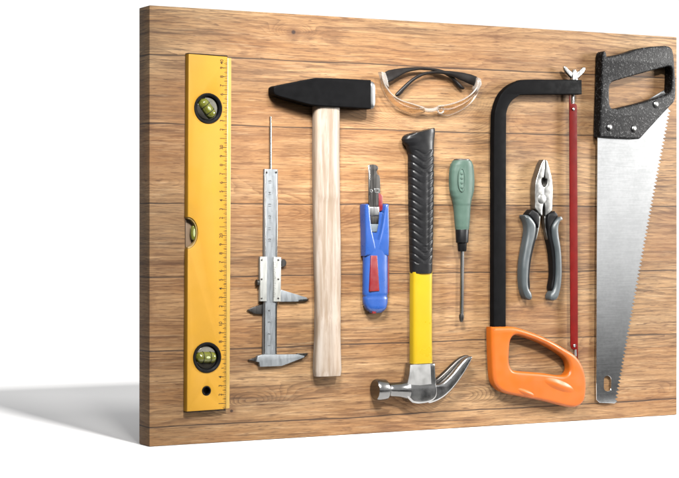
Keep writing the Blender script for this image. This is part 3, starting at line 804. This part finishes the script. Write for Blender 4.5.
# ------------------------------------------------------------------ hacksaw
def hacksaw():
    T = thing('hacksaw', 'black hacksaw with orange handle and red blade', 'hacksaw', P(535, 405))
    M_OR = paint('orange_plastic', lin(248, 126, 28, 4.9), 0.42, var=0.04, vs=30, bump=0.03, spec=0.25)
    M_REDB = paint('red_blade_paint', lin(152, 26, 20, 5.4), 0.5, var=0.12, spec=0.05)
    wm = 0.012
    fr = [(580.2, 79.9, 1), (580.4, 94.6, 1), (525, 94.8), (516.5, 96.6), (509.4, 102.4), (505.6, 111), (504.8, 125), (504.6, 200), (504.4, 332, 1), (492.4, 332, 1), (492.6, 200), (492.8, 125), (494.6, 108), (499.4, 95), (507.4, 86.2), (517, 81.2), (527, 79.6)]
    prism('frame', [smooth_loop(PL(fr, wm), 6)], 0.004, 0.0165, M_BLACKP, T, 0.0012)
    outer = [(489.8, 327, 1), (505, 326.6), (515, 327.4), (532, 332.8), (548, 339.8), (562, 347.8), (573.6, 355.4), (580.6, 365.4), (584.0, 378), (584.2, 392), (581.8, 401.4), (575.4, 406.6), (566, 406.6), (543, 401.0), (520, 396.4), (504, 392.8), (496, 387.4), (492, 378.6), (490.6, 360), (490, 342)]
    inner = [(509.2, 340), (513, 335.4), (521, 336.2), (540, 343), (556, 351.8), (565, 359), (568.2, 367), (566.4, 373.2), (559.5, 375.4), (540, 373), (516, 371), (510, 368.6), (507.6, 361), (508, 348)]
    wh = 0.015
    o = smooth_loop(PL(outer, wh), 6); i_ = smooth_loop(PL(inner, wh), 6)
    h = prism('handle', [o, i_], 0.001, 0.0215, M_OR, T, 0.0055, 5, angle=50)
    def mound(name, a, b, wid, hgt):
        """a soft moulded swelling along the line a-b on the outer face of the handle"""
        a, b = Vector((*P(*a, 0.0215), 0)), Vector((*P(*b, 0.0215), 0))
        d = (b - a); n = Vector((-d.y, d.x, 0)).normalized() * wid
        bm = bmesh.new()
        rings = []
        for r in range(13):
            q = r / 12
            rings.append([bm.verts.new((a + b) / 2 + d * 0.5 * q * math.cos(t) + n * q * math.sin(t) + Vector((0, 0, 0.0209 + hgt * (1 - q * q) ** 1.6)))
                          for t in (2 * math.pi * k / 36 for k in range(36))] if r else [bm.verts.new((a + b) / 2 + Vector((0, 0, 0.0209 + hgt)))])
        for k in range(36): bm.faces.new((rings[0][0], rings[1][k], rings[1][(k + 1) % 36]))
        for x, y in zip(rings[1:], rings[2:]):
            for k in range(36): bm.faces.new((x[k], y[k], y[(k + 1) % 36], x[(k + 1) % 36]))
        bmesh.ops.recalc_face_normals(bm, faces=bm.faces)
        me = bpy.data.meshes.new('mesh'); bm.to_mesh(me); bm.free(); me.transform(TO_WORLD)
        finish(name, me, M_OR, h, angle=80)
    mound('thumb_ridge', (541, 378.5), (577, 392), 0.0095, 0.0034)
    mound('finger_ridge', (516, 388.5), (536, 396.5), 0.0050, 0.0030)
    wb = 0.011
    prism('blade', [smooth_loop(PL([(569.4, 106.4), (571, 103.8), (575.4, 103.8), (576.9, 106.4, 1), (577.8, 345.8), (576.4, 349.2), (572.2, 349.2), (570.6, 345.8, 1)], wb), 4),
                    ], 0.0098, 0.0116, M_REDB, T, 0.0003)
    for x, y in ((573.3, 109.0), (574.3, 345.6)):
        finish('pin', lathe_w(P(x, y, 0.012), [(0.0024, 0.006), (0.0024, 0.0132), (0.0014, 0.0140)], 18), M_SCREW, T)
    a, b = P(573.4, 94, 0.0095), P(573.4, 112, 0.0095)
    finish('tension_bolt', loft_mesh([ring_v(a[0], a[1] + (b[1] - a[1]) * i / 24, 0.0085, 0.0030 * (1 if i % 2 else 0.86), 0.0030 * (1 if i % 2 else 0.86), 2, 16) for i in range(25)]), M_STEEL, T)
    a, b = P(574.8, 349, 0.0085), P(574.9, 356, 0.0085)
    finish('blade_peg', loft_mesh([ring_v(a[0], a[1], 0.0085, 0.0030, 0.0030, 2, 16), ring_v(b[0], b[1], 0.0085, 0.0030, 0.0030, 2, 16)]), M_STEEL, T)
    # wing nut
    c = P(574.0, 79.6, 0.0105)
    wgn = finish('wing_nut', loft_mesh([ring_v(c[0], c[1] + q, 0.0105, r, r, 2, 20) for q, r in ((-0.0005, 0.0064), (0.002, 0.0062), (0.009, 0.0048), (0.0125, 0.0046), (0.0128, 0.0030), (0.0150, 0.0030), (0.0155, 0.002))]), M_SCREW, T)
    for s in (-1, 1):
        w = smooth_loop([(c[0] + s * 0.003, c[1] + 0.0010), (c[0] + s * 0.0080, c[1] + 0.0035), (c[0] + s * 0.0175, c[1] + 0.0115), (c[0] + s * 0.0205, c[1] + 0.0185), (c[0] + s * 0.0165, c[1] + 0.0198), (c[0] + s * 0.0105, c[1] + 0.0150), (c[0] + s * 0.0045, c[1] + 0.0105)], 4)
        prism('wing', [w], 0.0085, 0.0128, M_SCREW, wgn, 0.0014, 3)
hacksaw()

# ------------------------------------------------------------------ pliers
def pliers():
    T = thing('combination_pliers', 'open steel pliers with grey and black handle grips', 'pliers', P(540, 299))
    M_GREY = paint('grey_grip', lin(94, 104, 108, 4.8), 0.42, var=0.08, spec=0.45)
    M_PST = steel('ground_steel', (0.19, 0.19, 0.183), 0.38, (120, 120, 120), 0.16)
    wm = 0.010
    left = [(541.8, 159.8), (539.4, 164), (537.2, 171), (534.4, 180), (533.2, 188), (533.2, 200), (533.2, 208.6, 1), (537.2, 213.0, 1), (540.4, 216, 1), (540.8, 208), (542.2, 200), (542.2, 187.2, 1), (539.8, 184.6), (539.6, 179.2), (541.8, 177.6, 1), (543.0, 168), (542.8, 160.2, 1)]
    right = [(543.4, 160.0, 1), (545.2, 160.6), (547.2, 166.5), (549.4, 175.4), (550.8, 184), (551.0, 196), (550.4, 210.6, 1), (546.6, 214.0, 1), (543.8, 216, 1), (543.4, 208), (542.3, 200, 1), (542.3, 187.4, 1), (545.2, 184.8), (545.4, 179.4), (543.6, 177.6), (544.0, 168)]
    prism('jaw', [smooth_loop(PL(left, wm), 4)], 0.002, 0.0155, M_PST, T, 0.0010)
    prism('jaw', [smooth_loop(PL(right, wm), 4)], 0.002, 0.0150, M_PST, T, 0.0010)
    prism('cutter_gap', [smooth_loop(PL([(539.6, 178.6), (542.6, 177.4), (545.4, 178.6), (545.4, 184.8), (542.6, 187.6), (539.6, 184.8)], wm), 4)], 0.001, 0.008, M_DARKSTEEL, T, 0.0004)
    finish('pivot', lathe_w(P(542.0, 199, 0.0155), [(0.0074, 0.012), (0.0074, 0.0158), (0.0062, 0.0163)], 30), M_PST, T)
    def handle(grey, black, shoulder, tang):
        prism('tang', [smooth_loop(PL(tang, 0.009), 4)], 0.004, 0.0115, M_PST, T, 0.001)
        prism('shoulder', [smooth_loop(PL(shoulder, 0.012), 4)], 0.001, 0.0185, M_BLACK, T, 0.0020, 3)
        prism('inner_grip', [smooth_loop(PL(black, 0.011), 5)], 0.001, 0.0155, M_BLACK, T, 0.0020, 3)
        prism('grip', [smooth_loop(PL(grey, 0.012), 5)], 0.001, 0.0200, M_GREY, T, 0.0052, 5)
    handle([(522.0, 215.2), (527, 215.6), (531.6, 220.4), (534.2, 226), (533.4, 236), (530.6, 247), (528.0, 260), (526.6, 275), (526.8, 287), (529.6, 293), (530.2, 298), (527.6, 300), (523.6, 297), (520.8, 288), (520.0, 275), (520.6, 262), (522.8, 248), (525.2, 235), (525.4, 226), (523.6, 220)],
           [(530, 222), (536.4, 226), (536.0, 234), (533.0, 246), (530.0, 260), (528.4, 275), (528.8, 288), (526, 290), (525, 275), (527, 255), (530, 238)],
           [(530.4, 209.4, 1), (536.4, 213.2, 1), (537.4, 219), (536.4, 228), (533.6, 224), (530, 218.4), (526.6, 214.4)],
           [(536.8, 212), (539.6, 215), (539.2, 224), (537.4, 233), (535.0, 240), (535, 228), (536, 220)])
    handle([(560.4, 216.8), (556.2, 217.6), (552.4, 222), (550.2, 228), (551.0, 238), (553.4, 250), (554.2, 262), (554.0, 276), (552.2, 288), (548.6, 294), (548.2, 299), (551, 300.6), (555.4, 298.6), (558.4, 290), (560.0, 277), (560.0, 262), (559.0, 248), (557.0, 235), (556.8, 227), (558.4, 221.4)],
           [(552, 223), (546.4, 226.6), (547.0, 236), (549.6, 248), (551.4, 262), (551.6, 276), (549.8, 289), (552.6, 290.4), (555, 276), (554.6, 258), (553, 240)],
           [(552.6, 211.0, 1), (546.6, 214.2, 1), (545.4, 220), (546.2, 229), (549.2, 225), (552.8, 219.6), (556.0, 215.6)],
           [(546.6, 213), (543.8, 216), (544.0, 224), (545.2, 233), (547.4, 240), (547.4, 228), (547, 220)])
pliers()

# ------------------------------------------------------------------ hand saw
def hand_saw():
    T = thing('hand_saw', 'large hand saw with speckled dark handle and toothed steel blade', 'saw', P(606, 403))
    wb = 0.006
    xr = lambda y: 670.6 - (y - 107) * 0.1835 - 0.6 * math.sin((y - 107) / 296 * math.pi) if True else 0
    edge = []
    nT = 80
    for i in range(nT):
        y0 = 109 + (402.5 - 109) * i / nT
        y1 = 109 + (402.5 - 109) * (i + 1) / nT
        edge.append((xr(y0) - 2.2, y0)); edge.append((xr((y0 + y1) / 2) + 0.6, y0 * 0.35 + y1 * 0.65))
    blade = [(597.4, 130), (664, 90)] + edge + [(614.6, 403.4), (599.4, 402.6), (596.4, 399.6), (596.2, 380), (596.6, 260)]
    slot = []
    for i in range(32):
        a = 2 * math.pi * i / 32
        slot.append((607.4 + 3.6 * math.cos(a), 383.6 + (4.2 if math.sin(a) > 0 else -4.2) + 3.6 * math.sin(a)))
    t = NT('saw_blade_steel')
    sc = t.noise(t.vec(t.mul(t.x, 30), t.mul(t.y, 30), t.mul(t.z, 500)), 1, 4, 0.6)
    blot = t.noise(t.tc.outputs['Object'], 26, 6, 0.62)
    spk = t.noise(t.tc.outputs['Object'], 240, 3, 0.6)
    k = t.add(t.mul(sc, 0.35), t.add(t.mul(blot, 0.4), t.mul(spk, 0.25)))
    t.put(t.b.inputs['Base Color'], t.mix(t.ramp(k, 0.35, 0.65), (0.60, 0.605, 0.605), (0.70, 0.705, 0.705)))
    t.put(t.b.inputs['Roughness'], t.ramp(k, 0.35, 0.65, 0.125, 0.14))
    t.b.inputs['Metallic'].default_value = 1.0
    t.bump(k, 0.02, 0.0003)
    prism('blade', [PL(blade, wb), PL(slot, wb)], 0.0045, 0.0065, t.m, T, 0.0002, 0)
    # speckled handle
    t = NT('speckled_handle')
    s1 = t.noise(t.tc.outputs['Object'], 330, 2, 0.7)
    s2 = t.noise(t.tc.outputs['Object'], 620, 2, 0.6)
    sp_ = t.ramp(t.add(t.mul(s1, 0.6), t.mul(s2, 0.4)), 0.54, 0.66)
    t.put(t.b.inputs['Base Color'], t.mix(sp_, (0.0025, 0.0025, 0.0028), (0.075, 0.075, 0.075)))
    t.b.inputs['Roughness'].default_value = 0.5
    t.b.inputs['Specular IOR Level'].default_value = 0.10
    t.bump(s1, 0.4, 0.0012)
    wh = 0.013
    outer = [(600.0, 56, 1), (601.0, 52.6), (602.6, 51.4), (604.0, 53.2), (604.6, 56.8, 1), (613, 55.6), (624, 53.2), (634, 49.6), (645, 47.4), (656, 46.4), (664.6, 46.2), (669.2, 48.6), (671.2, 55), (672.6, 70), (673.4, 86), (673.2, 97), (671.6, 102.4, 1), (655, 120, 1), (638.2, 138.4, 1), (636.6, 139.2, 1), (616, 138.4), (597.6, 136.8, 1), (598.4, 110), (599.2, 85)]
    hole = [(607.2, 88), (609, 83.4), (614, 80.8), (640, 73.4), (660, 68), (666.6, 66.6), (669.2, 69.6), (669.4, 80), (668.6, 90), (665, 94.4), (654, 98.2), (640, 102.6), (620, 107.4), (612.4, 109.0), (608.4, 107), (607.2, 101)]
    hd = prism('handle', [smooth_loop(PL(outer, wh), 4), smooth_loop(PL(hole, wh), 4)], 0.0006, 0.0195, t.m, T, 0.0026, 4)
    for x, y in ((609.4, 127.4), (633.8, 128.8), (655.8, 104.4)):
        c = P(x, y, 0.0195)
        finish('washer', lathe_w(c, [(0.0062, 0.018), (0.0062, 0.0198), (0.0054, 0.0201)], 26), M_BLACK, T)
        sc_ = finish('screw', lathe_w(c, [(0.0042, 0.0195), (0.0042, 0.0206), (0.0030, 0.0213), (0.0006, 0.0215)], 24), M_SCREW, T)
hand_saw()

scene.render.engine = 'CYCLES'
